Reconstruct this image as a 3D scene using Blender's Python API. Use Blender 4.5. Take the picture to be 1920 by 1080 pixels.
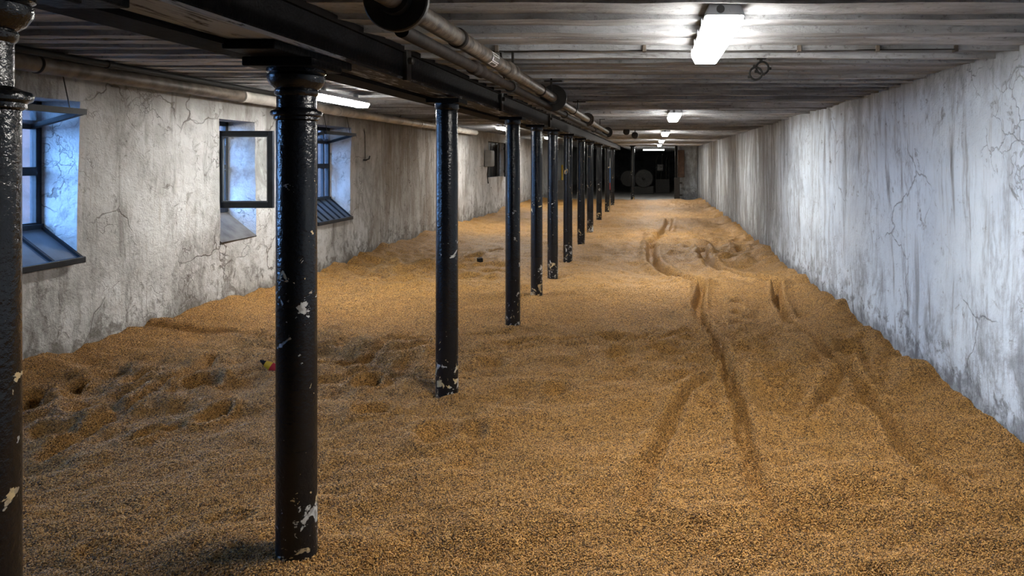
import bpy, bmesh, math, random
import numpy as np
from mathutils import Vector, Matrix

random.seed(7)
for o in list(bpy.data.objects):
    bpy.data.objects.remove(o)
scene = bpy.context.scene
COL = scene.collection

# ------------------------------------------------------------------ camera, world, exposure
F = 1290.0            # focal length in pixels of a 1920 wide frame
VX, VY = 1222.0, 300.0
EYE = 1.6
cam = bpy.data.cameras.new('camera')
cam.sensor_width = 36.0
cam.lens = F / 1920 * 36
cam.shift_x = (960 - VX) / 1920
cam.shift_y = -(540 - VY) / 1920
cam.clip_start = 0.05
cam.clip_end = 200
camo = bpy.data.objects.new('camera', cam)
camo.location = (0, 0, EYE)
camo.rotation_euler = (math.radians(90), 0, 0)
COL.objects.link(camo)
scene.camera = camo

SKY = (0.24, 0.50, 1.0)
SKY_STRENGTH = 38.0
LAMP_STRENGTH = 175.0      # lens facing the floor
LAMP_SIDE = 72.0            # thinner glow of the diffuser's flanks
LAMP_COLOR = (1.0, 0.965, 0.90)
w = bpy.data.worlds.new('daylight')
scene.world = w
w.use_nodes = True
bg = w.node_tree.nodes['Background']
bg.inputs[0].default_value = (*SKY, 1)
bg.inputs[1].default_value = SKY_STRENGTH
scene.view_settings.view_transform = 'Standard'
scene.view_settings.look = 'None'
scene.view_settings.gamma = 1
scene.view_settings.use_curve_mapping = False
scene.view_settings.exposure = 0.0

# room dimensions
XR, XL = 2.0, -4.6          # side walls
ZR, ZL = 2.22, 2.40         # ceiling heights right / left of the beam
YN, YF = -2.6, 50.0         # near and far walls
DEPTH = 0.33                # window reveal depth


def gx(px, py):             # image point on the grain level -> world X, Y
    Y = EYE * F / (py - VY)
    return (px - VX) / F * Y, Y


# ------------------------------------------------------------------ noise
_rng = np.random.RandomState(3)
_perm = _rng.rand(512, 512)


def vnoise(x, y, seed=0):
    x = np.asarray(x, float) + seed * 37.13
    y = np.asarray(y, float) + seed * 17.71
    xi = np.floor(x).astype(int); yi = np.floor(y).astype(int)
    fx = x - xi; fy = y - yi
    fx = fx * fx * (3 - 2 * fx); fy = fy * fy * (3 - 2 * fy)
    a = _perm[xi % 512, yi % 512]; b = _perm[(xi + 1) % 512, yi % 512]
    c = _perm[xi % 512, (yi + 1) % 512]; d = _perm[(xi + 1) % 512, (yi + 1) % 512]
    return (a * (1 - fx) + b * fx) * (1 - fy) + (c * (1 - fx) + d * fx) * fy - 0.5


# ------------------------------------------------------------------ materials
def new_mat(name):
    m = bpy.data.materials.new(name)
    m.use_nodes = True
    nt = m.node_tree
    for n in list(nt.nodes):
        nt.nodes.remove(n)
    out = nt.nodes.new('ShaderNodeOutputMaterial')
    b = nt.nodes.new('ShaderNodeBsdfPrincipled')
    nt.links.new(b.outputs[0], out.inputs[0])
    return m, nt, b, out


class N:
    """small wrapper around a node tree"""
    def __init__(s, nt):
        s.nt = nt

    def put(s, inp, v):
        if isinstance(v, bpy.types.NodeSocket):
            s.nt.links.new(v, inp)
        elif v is not None:
            if isinstance(v, tuple) and inp.type == 'RGBA' and len(v) == 3:
                v = (*v, 1)
            inp.default_value = v

    def coord(s, kind='Object', scale=(1, 1, 1), offset=None):
        t = s.nt.nodes.new('ShaderNodeTexCoord')
        m = s.nt.nodes.new('ShaderNodeMapping')
        m.inputs['Scale'].default_value = scale
        s.put(m.inputs[0], t.outputs[kind])
        if offset is not None:
            s.put(m.inputs['Location'], offset)
        return m.outputs[0]

    def noise(s, vec, scale, detail=4, rough=0.55, dist=0.0):
        n = s.nt.nodes.new('ShaderNodeTexNoise')
        s.put(n.inputs['Vector'], vec)
        n.inputs['Scale'].default_value = scale
        n.inputs['Detail'].default_value = detail
        n.inputs['Roughness'].default_value = rough
        n.inputs['Distortion'].default_value = dist
        return n.outputs[0]

    def noisecol(s, vec, scale, detail=2):
        n = s.nt.nodes.new('ShaderNodeTexNoise')
        s.put(n.inputs['Vector'], vec)
        n.inputs['Scale'].default_value = scale
        n.inputs['Detail'].default_value = detail
        return n.outputs['Color']

    def voronoi(s, vec, scale, feature='F1', out='Distance', rand=1.0):
        n = s.nt.nodes.new('ShaderNodeTexVoronoi')
        n.feature = feature
        s.put(n.inputs['Vector'], vec)
        n.inputs['Scale'].default_value = scale
        n.inputs['Randomness'].default_value = rand
        return n.outputs[out]

    def ramp(s, fac, lo, hi, a=0.0, b=1.0):
        n = s.nt.nodes.new('ShaderNodeMapRange')
        n.interpolation_type = 'SMOOTHSTEP'
        s.put(n.inputs['Value'], fac)
        n.inputs['From Min'].default_value = lo
        n.inputs['From Max'].default_value = hi
        n.inputs['To Min'].default_value = a
        n.inputs['To Max'].default_value = b
        return n.outputs[0]

    def math(s, op, a, b=None, c=None):
        n = s.nt.nodes.new('ShaderNodeMath')
        n.operation = op
        s.put(n.inputs[0], a)
        if b is not None: s.put(n.inputs[1], b)
        if c is not None: s.put(n.inputs[2], c)
        return n.outputs[0]

    def vmath(s, op, a, b):
        n = s.nt.nodes.new('ShaderNodeVectorMath')
        n.operation = op
        s.put(n.inputs[0], a); s.put(n.inputs[1], b)
        return n.outputs[0]

    def scale(s, a, f):
        n = s.nt.nodes.new('ShaderNodeVectorMath')
        n.operation = 'SCALE'
        s.put(n.inputs[0], a); s.put(n.inputs['Scale'], f)
        return n.outputs[0]

    def mix(s, fac, a, b, mode='MIX'):
        n = s.nt.nodes.new('ShaderNodeMix')
        n.data_type = 'RGBA'
        n.blend_type = mode
        s.put(n.inputs['Factor'], fac)
        s.put(n.inputs[6], a); s.put(n.inputs[7], b)
        return n.outputs[2]

    def bump(s, h, strength=0.5, dist=0.01, prev=None):
        n = s.nt.nodes.new('ShaderNodeBump')
        n.inputs['Strength'].default_value = strength
        n.inputs['Distance'].default_value = dist
        s.put(n.inputs['Height'], h)
        if prev is not None: s.put(n.inputs['Normal'], prev)
        return n.outputs[0]

    def sep(s, v):
        n = s.nt.nodes.new('ShaderNodeSeparateXYZ')
        s.put(n.inputs[0], v)
        return n.outputs


def simple_mat(name, col, rough=0.6, metal=0.0, var=0.25, nscale=9, bump=0.2, bscale=60, spec=0.5):
    m, nt, b, out = new_mat(name)
    n = N(nt)
    co = n.coord()
    f = n.ramp(n.noise(co, nscale, 5), 0.3, 0.7)
    dark = tuple(c * (1 - var) for c in col)
    lite = tuple(min(1, c * (1 + var)) for c in col)
    n.put(b.inputs['Base Color'], n.mix(f, dark, lite))
    b.inputs['Roughness'].default_value = rough
    b.inputs['Metallic'].default_value = metal
    b.inputs['Specular IOR Level'].default_value = spec
    if bump:
        n.put(b.inputs['Normal'], n.bump(n.noise(co, bscale, 3), bump, 0.004))
    return m


def limewash(name, lite, mid, dark, stain, crackw=0.5, streak=1.0, darkspan=None, darkspan_col=(0.2, 0.2, 0.2)):
    m, nt, b, out = new_mat(name)
    n = N(nt)
    co = n.coord()
    z = n.sep(co)[2]
    big = n.noise(co, 0.55, 5, 0.6, 0.4)
    med = n.noise(co, 2.6, 6, 0.65, 0.3)
    st = n.noise(n.coord(scale=(1, 3.2, 0.42)), 1.9, 7, 0.68, 0.35)      # vertical runs
    st2 = n.noise(n.coord(scale=(1, 9.0, 0.8)), 2.3, 6, 0.7, 0.3)
    col = n.mix(n.ramp(big, 0.38, 0.64), mid, lite)
    col = n.mix(n.math('MULTIPLY', n.ramp(med, 0.42, 0.68), 0.55), col, lite)
    col = n.mix(n.math('MULTIPLY', n.ramp(st, 0.50, 0.72), 0.85 * streak), col, dark)
    col = n.mix(n.math('MULTIPLY', n.ramp(st2, 0.54, 0.74), 0.4 * streak), col, stain)
    patch = n.noise(n.coord(scale=(1, 1.5, 0.75)), 1.25, 9, 0.72, 0.7)      # blotches where the wash has thinned
    brush = n.noise(n.coord(scale=(1, 6, 1.7)), 5.0, 6, 0.7, 0.5)
    pf = n.ramp(n.math('ADD', patch, n.math('MULTIPLY', n.math('SUBTRACT', brush, 0.5), 0.35)), 0.50, 0.66)
    col = n.mix(n.math('MULTIPLY', pf, 0.75), col, tuple((a_ * 0.45 + b_ * 0.55) for a_, b_ in zip(mid, dark)))
    if darkspan:                                                               # stretches of wall darkened in the colour, with streaks
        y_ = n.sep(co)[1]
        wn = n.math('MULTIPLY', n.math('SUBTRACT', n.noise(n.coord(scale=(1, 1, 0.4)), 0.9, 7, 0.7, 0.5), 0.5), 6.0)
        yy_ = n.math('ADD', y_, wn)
        wm = n.math('MULTIPLY', n.ramp(yy_, darkspan[0], darkspan[1]), n.ramp(yy_, darkspan[3], darkspan[2]))
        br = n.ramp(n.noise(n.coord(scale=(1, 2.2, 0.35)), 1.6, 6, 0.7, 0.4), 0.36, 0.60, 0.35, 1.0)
        col = n.mix(n.math('MULTIPLY', n.math('MULTIPLY', wm, br), darkspan[4]), col, darkspan_col)
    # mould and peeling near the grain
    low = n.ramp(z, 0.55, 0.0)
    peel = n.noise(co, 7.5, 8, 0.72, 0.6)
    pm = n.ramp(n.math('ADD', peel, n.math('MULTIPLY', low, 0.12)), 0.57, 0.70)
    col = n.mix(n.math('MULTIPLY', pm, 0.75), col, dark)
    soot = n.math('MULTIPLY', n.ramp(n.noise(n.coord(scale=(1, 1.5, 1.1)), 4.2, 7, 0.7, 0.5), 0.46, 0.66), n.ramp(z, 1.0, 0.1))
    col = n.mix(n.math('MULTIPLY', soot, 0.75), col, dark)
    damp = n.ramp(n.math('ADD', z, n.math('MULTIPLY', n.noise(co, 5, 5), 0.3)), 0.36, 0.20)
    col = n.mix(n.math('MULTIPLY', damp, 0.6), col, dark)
    # grime where the wall meets the boards
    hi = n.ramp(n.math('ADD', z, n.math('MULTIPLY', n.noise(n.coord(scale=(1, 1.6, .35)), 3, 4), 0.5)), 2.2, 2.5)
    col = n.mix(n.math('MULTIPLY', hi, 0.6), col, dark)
    # hairline cracks
    wob = n.scale(n.noisecol(co, 2.2, 5), 0.55)
    cr = n.voronoi(n.vmath('ADD', co, wob), 1.15, 'DISTANCE_TO_EDGE')
    cm = n.math('MULTIPLY', n.ramp(cr, 0.012, 0.002), n.ramp(n.noise(co, 1.1, 3), 0.5, 0.62))
    cr2 = n.voronoi(n.vmath('ADD', co, n.scale(n.noisecol(co, 6, 4), 0.3)), 5.5, 'DISTANCE_TO_EDGE')
    cm2 = n.math('MULTIPLY', n.ramp(cr2, 0.03, 0.004), n.ramp(n.noise(co, 1.7, 3), 0.52, 0.66))
    cmx = n.math('MAXIMUM', cm, n.math('MULTIPLY', cm2, 0.8))
    col = n.mix(n.math('MULTIPLY', cmx, crackw), col, dark)
    n.put(b.inputs['Base Color'], col)
    b.inputs['Roughness'].default_value = 0.86
    b.inputs['Specular IOR Level'].default_value = 0.25
    h = n.math('ADD', n.math('MULTIPLY', n.noise(co, 9, 8, 0.62, 0.3), 1.0), n.math('MULTIPLY', n.noise(co, 55, 4, 0.6), 0.22))
    h = n.math('SUBTRACT', h, n.math('MULTIPLY', cmx, 0.45))
    h = n.math('SUBTRACT', h, n.math('MULTIPLY', pm, 0.14))
    n.put(b.inputs['Normal'], n.bump(h, 0.85, 0.03))
    return m


M = {}
M['wall_r'] = limewash('limewash_cool', (0.80, 0.89, 0.97), (0.62, 0.70, 0.79), (0.16, 0.165, 0.18), (0.30, 0.27, 0.24), darkspan=(9.5, 12, 60, 70, 0.85), darkspan_col=(0.17, 0.165, 0.16))  # greyer, streaked tone along the far part of the wall
M['wall_l'] = limewash('limewash_warm', (0.66, 0.675, 0.69), (0.43, 0.435, 0.435), (0.13, 0.12, 0.105), (0.25, 0.20, 0.145), 0.75, 0.85, darkspan=(10.6, 12, 15.5, 18, 0.8), darkspan_col=(0.20, 0.165, 0.125))  # brown plaster tone also paints in the dim wall between lamps
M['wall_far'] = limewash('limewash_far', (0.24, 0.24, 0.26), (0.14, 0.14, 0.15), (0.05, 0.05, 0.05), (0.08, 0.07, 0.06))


def board_mat():
    m, nt, b, out = new_mat('whitewashed_boards')
    n = N(nt)
    g = nt.nodes.new('ShaderNodeNewGeometry')
    oi = nt.nodes.new('ShaderNodeObjectInfo')

    def pos(sc):
        mp = nt.nodes.new('ShaderNodeMapping')
        mp.inputs['Scale'].default_value = sc
        n.put(mp.inputs[0], g.outputs['Position'])
        return mp.outputs[0]
    grain = n.noise(pos((1.8, 9, 9)), 3.0, 8, 0.75, 0.6)
    patch = n.noise(pos((0.55, 2.0, 1)), 1.4, 6, 0.65, 0.3)
    fine = n.noise(pos((1, 1, 1)), 26, 6, 0.7)
    col = n.mix(n.ramp(patch, 0.36, 0.66), (0.26, 0.26, 0.265), (0.54, 0.56, 0.59))
    col = n.mix(n.math('MULTIPLY', n.ramp(grain, 0.52, 0.72), 0.65), col, (0.10, 0.09, 0.08))
    col = n.mix(n.math('MULTIPLY', n.ramp(fine, 0.55, 0.70), 0.6), col, (0.10, 0.09, 0.08))
    v = n.math('MULTIPLY_ADD', oi.outputs['Random'], 0.5, 0.72)
    mm = nt.nodes.new('ShaderNodeMix'); mm.data_type = 'RGBA'; mm.blend_type = 'MULTIPLY'
    mm.inputs['Factor'].default_value = 1
    n.put(mm.inputs[6], col); n.put(mm.inputs[7], v)
    n.put(b.inputs['Base Color'], mm.outputs[2])
    b.inputs['Roughness'].default_value = 0.85
    b.inputs['Specular IOR Level'].default_value = 0.2
    h = n.math('ADD', grain, n.math('MULTIPLY', fine, 0.9))
    n.put(b.inputs['Normal'], n.bump(h, 0.9, 0.016))
    return m


M['board'] = board_mat()


def column_mat():
    m, nt, b, out = new_mat('chipped_black_gloss')
    n = N(nt)
    tc = nt.nodes.new('ShaderNodeTexCoord')
    oi = nt.nodes.new('ShaderNodeObjectInfo')
    off = n.math('MULTIPLY', oi.outputs['Random'], 91.0)
    cmb = nt.nodes.new('ShaderNodeCombineXYZ')
    n.put(cmb.inputs[0], off); n.put(cmb.inputs[1], off)
    co0 = tc.outputs['Object']
    co = n.vmath('ADD', co0, cmb.outputs[0])
    z = n.sep(co0)[2]
    low = n.ramp(z, 0.62, 0.0)
    mid = n.math('MULTIPLY', n.ramp(z, 1.35, 1.0), n.ramp(z, 0.75, 0.95))
    boost = n.math('ADD', n.math('MULTIPLY', low, 0.115), n.math('MULTIPLY', mid, 0.06))
    c1 = n.noise(co, 11, 5, 0.6, 0.7)
    chip = n.ramp(n.math('ADD', c1, boost), 0.685, 0.695)
    c2 = n.noise(co, 34, 5, 0.6, 0.4)
    chip2 = n.ramp(n.math('ADD', c2, boost), 0.722, 0.732)
    chipm = n.math('MAXIMUM', chip, chip2)
    tone = n.noise(co, 6, 2)
    ccol = n.mix(n.ramp(tone, 0.47, 0.55), (0.42, 0.43, 0.43), (0.55, 0.42, 0.22))
    rust = n.ramp(n.noise(co, 24, 4), 0.5, 0.6)
    ccol = n.mix(n.math('MULTIPLY', rust, 0.6), ccol, (0.12, 0.11, 0.10))
    dust = n.math('MULTIPLY', n.ramp(n.noise(co, 5, 6, 0.7), 0.45, 0.7), n.ramp(z, 0.9, 0.0, 0.0, 0.55))
    base = n.mix(dust, (0.0045, 0.0055, 0.0075), (0.014, 0.0145, 0.016))
    b.inputs['Specular IOR Level'].default_value = 0.4
    n.put(b.inputs['Base Color'], n.mix(chipm, base, ccol))
    n.put(b.inputs['Roughness'], n.math('ADD', n.math('MULTIPLY_ADD', chipm, 0.5, 0.15), n.math('MULTIPLY', n.ramp(z, 1.25, 0.1), 0.16)))
    h = n.math('ADD', n.math('MULTIPLY', n.noise(co, 70, 3, 0.6), 0.6), n.math('MULTIPLY', n.noise(co, 16, 3), 0.8))
    h = n.math('SUBTRACT', h, n.math('MULTIPLY', chipm, 0.5))
    n.put(b.inputs['Normal'], n.bump(h, 0.55, 0.008))
    return m


M['column'] = column_mat()
M['beam'] = simple_mat('black_gloss_beam', (0.007, 0.007, 0.008), 0.5, 0, 0.4, 6, 1.0, 45, 0.04)
M['beam_dull'] = simple_mat('black_dull_beam', (0.008, 0.007, 0.007), 0.75, 0, 0.4, 6, 0.6, 30, 0.05)


def soffit_mat():
    m, nt, b, out = new_mat('worn_whitewash_soffit')
    n = N(nt)
    co = n.coord(scale=(7, 0.9, 7))
    f = n.noise(co, 3.2, 8, 0.72, 0.6)
    y = n.sep(n.coord())[1]
    near = n.ramp(y, 3.4, 2.4, 0.0, 0.16)     # the paint survives best towards the door end
    k = n.ramp(n.math('ADD', f, near), 0.53, 0.62)
    n.put(b.inputs['Base Color'], n.mix(k, (0.018, 0.016, 0.015), (0.33, 0.35, 0.38)))
    b.inputs['Roughness'].default_value = 0.8
    n.put(b.inputs['Normal'], n.bump(f, 0.8, 0.012))
    return m


M['soffit'] = soffit_mat()
M['rust_pipe'] = simple_mat('brown_steel_pipe', (0.075, 0.062, 0.05), 0.45, 0.2, 0.75, 22, 0.8, 35, 0.3)
M['dark_pipe'] = simple_mat('dark_rust_pipe', (0.014, 0.010, 0.008), 0.7, 0.0, 0.5, 14, 0.5, 40, 0.12)
M['dark_iron'] = simple_mat('dark_iron', (0.02, 0.018, 0.016), 0.5, 0.3, 0.4, 20, 0.4, 60)
M['lagging'] = simple_mat('whitish_pipe_lagging', (0.46, 0.44, 0.40), 0.45, 0.1, 0.3, 5, 0.5, 18)
M['lag_dirty'] = simple_mat('dirty_pipe_lagging', (0.10, 0.082, 0.066), 0.5, 0.0, 0.55, 7, 0.5, 18, 0.2)
M['yard'] = simple_mat('dark_outside_tint', (0.060, 0.027, 0.020), 0.9, 0, 0.35, 5, 0.5, 12)  # reddish tone picked to turn the panes lavender under the blue sky
M['frame'] = simple_mat('blue_black_window_paint', (0.012, 0.016, 0.023), 0.5, 0, 0.3, 12, 0.3, 50, 0.25)
M['sillpanel'] = simple_mat('slate_grey_sill', (0.085, 0.105, 0.13), 0.5, 0, 0.25, 5, 0.3, 40)
M['sillplain'] = simple_mat('cement_sill', (0.085, 0.08, 0.075), 0.75, 0, 0.4, 6, 0.5, 30)
M['housing'] = simple_mat('grey_plastic_housing', (0.30, 0.31, 0.33), 0.5, 0, 0.08, 6, 0.05, 80)
M['knockout'] = simple_mat('black_knockout', (0.015, 0.015, 0.016), 0.5, 0, 0.1, 6, 0.05)
M['concrete'] = simple_mat('bare_concrete_floor', (0.36, 0.35, 0.33), 0.75, 0, 0.25, 2, 0.3, 20)
M['steel'] = simple_mat('dull_steel', (0.045, 0.043, 0.04), 0.6, 0.1, 0.3, 9, 0.3)
M['greybox'] = simple_mat('grey_painted_box', (0.14, 0.135, 0.125), 0.5, 0, 0.15, 6, 0.1)
M['redbrown'] = simple_mat('red_brown_board', (0.13, 0.075, 0.05), 0.7, 0, 0.3, 5, 0.3)
M['blue'] = simple_mat('blue_paint', (0.02, 0.12, 0.33), 0.5, 0, 0.1)
M['red'] = simple_mat('red_paint', (0.40, 0.02, 0.03), 0.5, 0, 0.1)
M['white'] = simple_mat('white_paint', (0.55, 0.55, 0.55), 0.5, 0, 0.1)
M['yellow'] = simple_mat('yellow_paint', (0.62, 0.40, 0.02), 0.5, 0, 0.1)
M['black'] = simple_mat('matt_black', (0.010, 0.010, 0.010), 0.6, 0, 0.2, spec=0.15)


def emit_mat(name, strength):
    m, nt, b, out = new_mat(name)
    b.inputs['Base Color'].default_value = (0.8, 0.8, 0.8, 1)
    b.inputs['Emission Color'].default_value = (*LAMP_COLOR, 1)
    b.inputs['Emission Strength'].default_value = strength
    return m


M['emit'] = emit_mat('lit_lens', LAMP_STRENGTH)
M['emit_side'] = emit_mat('lit_diffuser_flank', LAMP_SIDE)


def glass_mat(name, tint, dirt, dcol):
    m, nt, b, out = new_mat(name)
    n = N(nt)
    nt.nodes.remove(b)
    tr = nt.nodes.new('ShaderNodeBsdfTransparent'); tr.inputs[0].default_value = (*tint, 1)
    gl = nt.nodes.new('ShaderNodeBsdfGlossy'); gl.inputs['Roughness'].default_value = 0.05
    tl = nt.nodes.new('ShaderNodeBsdfDiffuse'); tl.inputs[0].default_value = (*dcol, 1)
    lw = nt.nodes.new('ShaderNodeLayerWeight'); lw.inputs[0].default_value = 0.5
    fr = n.math('MULTIPLY_ADD', n.math('POWER', lw.outputs['Facing'], 4.0), 0.5, 0.03)
    mx = nt.nodes.new('ShaderNodeMixShader'); m2 = nt.nodes.new('ShaderNodeMixShader')
    d = n.ramp(n.noise(n.coord(), 30, 6, 0.7), 0.35, 0.75, dirt * 0.5, dirt * 1.5)
    n.put(m2.inputs[0], d)
    nt.links.new(tr.outputs[0], m2.inputs[1]); nt.links.new(tl.outputs[0], m2.inputs[2])
    n.put(mx.inputs[0], fr)
    nt.links.new(m2.outputs[0], mx.inputs[1]); nt.links.new(gl.outputs[0], mx.inputs[2])
    nt.links.new(mx.outputs[0], out.inputs[0])
    return m


M['pane'] = glass_mat('dusty_window_glass', (0.90, 0.94, 0.97), 0.11, (0.55, 0.52, 0.58))
M['pane_clear'] = glass_mat('clear_casement_glass', (0.93, 0.95, 0.96), 0.06, (0.5, 0.5, 0.5))


def grain_mat(name, kernels):
    m, nt, b, out = new_mat(name)
    n = N(nt)
    g = nt.nodes.new('ShaderNodeNewGeometry')
    P = g.outputs['Position']
    pale, mid_, deep = (0.64, 0.365, 0.110), (0.34, 0.172, 0.042), (0.040, 0.017, 0.005)
    if kernels:
        b.inputs['Specular IOR Level'].default_value = 0.5
        oi = nt.nodes.new('ShaderNodeObjectInfo')
        r = oi.outputs['Random']
        col = n.mix(n.ramp(r, 0.0, 0.5), deep, mid_)
        col = n.mix(n.ramp(r, 0.45, 1.0), col, pale)
        b.inputs['Roughness'].default_value = 0.36
        n.put(b.inputs['Base Color'], col)
        return m
    v1 = n.voronoi(P, 150, 'F1', 'Color')
    vd = n.voronoi(P, 150, 'F1', 'Distance')
    r = n.sep(v1)[0]
    col = n.mix(n.ramp(r, 0.0, 0.5), deep, mid_)
    col = n.mix(n.ramp(r, 0.45, 1.0), col, pale)
    v2 = n.sep(n.voronoi(P, 48, 'F1', 'Color'))[1]
    col = n.mix(n.math('MULTIPLY', n.ramp(v2, 0.45, 1.0), 0.35), col, pale)
    col = n.mix(n.math('MULTIPLY', n.ramp(n.noise(P, 2.2, 5), 0.5, 0.75), 0.25), col, deep)
    n.put(b.inputs['Base Color'], col)
    b.inputs['Roughness'].default_value = 0.5
    b.inputs['Specular IOR Level'].default_value = 0.45
    h = n.math('SUBTRACT', 1.0, vd)
    bp = n.bump(h, 0.9, 0.006)
    bp = n.bump(n.noise(P, 38, 4, 0.7), 0.7, 0.018, bp)
    n.put(b.inputs['Normal'], bp)
    return m


M['grain'] = grain_mat('malting_barley', False)
M['kernel'] = grain_mat('barley_kernel', True)


# ------------------------------------------------------------------ mesh helpers
class MB:
    def __init__(s):
        s.v = []; s.f = []

    def add(s, vs, fs):
        o = len(s.v)
        s.v += [tuple(v) for v in vs]
        s.f += [tuple(i + o for i in f) for f in fs]
        return s

    def box(s, x0, x1, y0, y1, z0, z1):
        vs = [(x, y, z) for z in (z0, z1) for y in (y0, y1) for x in (x0, x1)]
        return s.add(vs, [(0, 2, 3, 1), (4, 5, 7, 6), (0, 1, 5, 4), (2, 6, 7, 3), (0, 4, 6, 2), (1, 3, 7, 5)])

    def bar(s, p, q, wd, ht, up=(0, 0, 1)):
        p, q = Vector(p), Vector(q)
        d = (q - p).normalized()
        sd = d.cross(Vector(up))
        if sd.length < 1e-4: sd = d.cross(Vector((1, 0, 0)))
        sd.normalize(); u = sd.cross(d)
        vs = [e + sd * a * wd / 2 + u * c * ht / 2 for e in (p, q) for a, c in ((-1, -1), (1, -1), (1, 1), (-1, 1))]
        return s.add(vs, [(3, 2, 1, 0), (4, 5, 6, 7), (0, 1, 5, 4), (1, 2, 6, 5), (2, 3, 7, 6), (3, 0, 4, 7)])

    def lathe(s, prof, c=(0, 0, 0), axis='z', n=32, cap=True):
        """prof: list of (radius, height along axis)"""
        vs = []
        for r, h in prof:
            for i in range(n):
                a = 2 * math.pi * i / n
                u, v = r * math.cos(a), r * math.sin(a)
                if axis == 'z': p = (u, v, h)
                elif axis == 'y': p = (v, h, u)
                else: p = (h, u, v)
                vs.append((p[0] + c[0], p[1] + c[1], p[2] + c[2]))
        fs = []
        for k in range(len(prof) - 1):
            for i in range(n):
                j = (i + 1) % n
                fs.append((k * n + i, k * n + j, (k + 1) * n + j, (k + 1) * n + i))
        if cap:
            fs.append(tuple(range(n))[::-1])
            fs.append(tuple((len(prof) - 1) * n + i for i in range(n)))
        return s.add(vs, fs)

    def tube(s, pts, r, n=12, closed=False):
        pts = [Vector(p) for p in pts]
        L = len(pts)
        vs = []
        for k, p in enumerate(pts):
            a = pts[k - 1] if (k or closed) else pts[0]
            c = pts[(k + 1) % L] if (k < L - 1 or closed) else pts[-1]
            d = (c - a).normalized()
            ref = Vector((0, 0, 1)) if abs(d.z) < 0.9 else Vector((1, 0, 0))
            if closed: ref = Vector((0, 1, 0))
            u = d.cross(ref).normalized(); v = u.cross(d)
            for i in range(n):
                t = 2 * math.pi * i / n
                vs.append(p + (u * math.cos(t) + v * math.sin(t)) * r)
        fs = []
        for k in range(L if closed else L - 1):
            k2 = (k + 1) % L
            for i in range(n):
                j = (i + 1) % n
                fs.append((k * n + i, k * n + j, k2 * n + j, k2 * n + i))
        if not closed:
            fs.append(tuple(range(n))[::-1]); fs.append(tuple((L - 1) * n + i for i in range(n)))
        return s.add(vs, fs)

    def mesh(s, name, mat, smooth=False):
        me = bpy.data.meshes.new(name)
        me.from_pydata(s.v, [], s.f)
        me.materials.append(mat)
        bm = bmesh.new(); bm.from_mesh(me)
        bmesh.ops.recalc_face_normals(bm, faces=bm.faces[:])
        bm.to_mesh(me); bm.free()
        if smooth:
            me.shade_smooth()
            me.set_sharp_from_angle(angle=math.radians(38))
        return me

    def build(s, name, mat, parent=None, smooth=False, bevel=0):
        ob = bpy.data.objects.new(name, s.mesh(name, mat, smooth))
        COL.objects.link(ob)
        ob.parent = parent
        if bevel:
            md = ob.modifiers.new('bevel', 'BEVEL'); md.width = bevel; md.segments = 2
            md.limit_method = 'ANGLE'
        return ob


def link_mesh(name, me, parent=None, loc=(0, 0, 0), rot=(0, 0, 0), scale=(1, 1, 1)):
    ob = bpy.data.objects.new(name, me)
    COL.objects.link(ob)
    ob.parent = parent
    ob.location = loc; ob.rotation_euler = rot; ob.scale = scale
    return ob


def empty(name, loc=(0, 0, 0)):
    e = bpy.data.objects.new(name, None)
    e.empty_display_size = 0.1
    e.location = loc
    COL.objects.link(e)
    return e


def tag(o, label, cat, group=None, kind=None):
    if label: o['label'] = label
    if cat: o['category'] = cat
    if group: o['group'] = group
    if kind: o['kind'] = kind
    return o


def structure(o, label=None, cat=None):
    o['kind'] = 'structure'
    if label: o['label'] = label
    if cat: o['category'] = cat
    return o


# ------------------------------------------------------------------ setting: floor and walls
f = MB().box(XL - 0.4, XR + 0.4, YN, YF, -0.42, -0.22).build('floor', M['concrete'])
structure(f, 'bare grey concrete floor beyond the grain', 'floor')


def wall_off(y, z, side):
    return (vnoise(y * 0.45, z * 0.6, side) * 0.05 + vnoise(y * 1.7, z * 1.9, side + 5) * 0.024
            + vnoise(y * 6, z * 6, side + 9) * 0.009)


def grid_wall(name, X, side, z1, holes, mat):
    ys = set(np.round(np.concatenate([np.arange(YN, 12, 0.08), np.arange(12, YF + 0.01, 0.25)]), 3))
    zs = set(np.round(np.arange(-0.36, z1 + 0.001, 0.08), 3)) | {z1}
    for h in holes:
        ys |= {h[0], h[1]}; zs |= {h[2], h[3]}
    ys = np.array(sorted(ys)); zs = np.array(sorted(zs))
    YY, ZZ = np.meshgrid(ys, zs, indexing='ij')
    XX = X + wall_off(YY, ZZ, side)
    vs = np.stack([XX, YY, ZZ], -1).reshape(-1, 3)
    nz = len(zs)
    fs = []
    for i in range(len(ys) - 1):
        yc = (ys[i] + ys[i + 1]) / 2
        hs = [h for h in holes if h[0] < yc < h[1]]
        for j in range(nz - 1):
            zc = (zs[j] + zs[j + 1]) / 2
            if any(h[2] < zc < h[3] for h in hs):
                continue
            a = i * nz + j
            fs.append((a, a + 1, a + nz + 1, a + nz))
    me = bpy.data.meshes.new(name)
    me.from_pydata([tuple(v) for v in vs], [], fs)
    me.materials.append(mat)
    me.shade_smooth()
    ob = bpy.data.objects.new(name, me)
    COL.objects.link(ob)
    return ob


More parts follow.
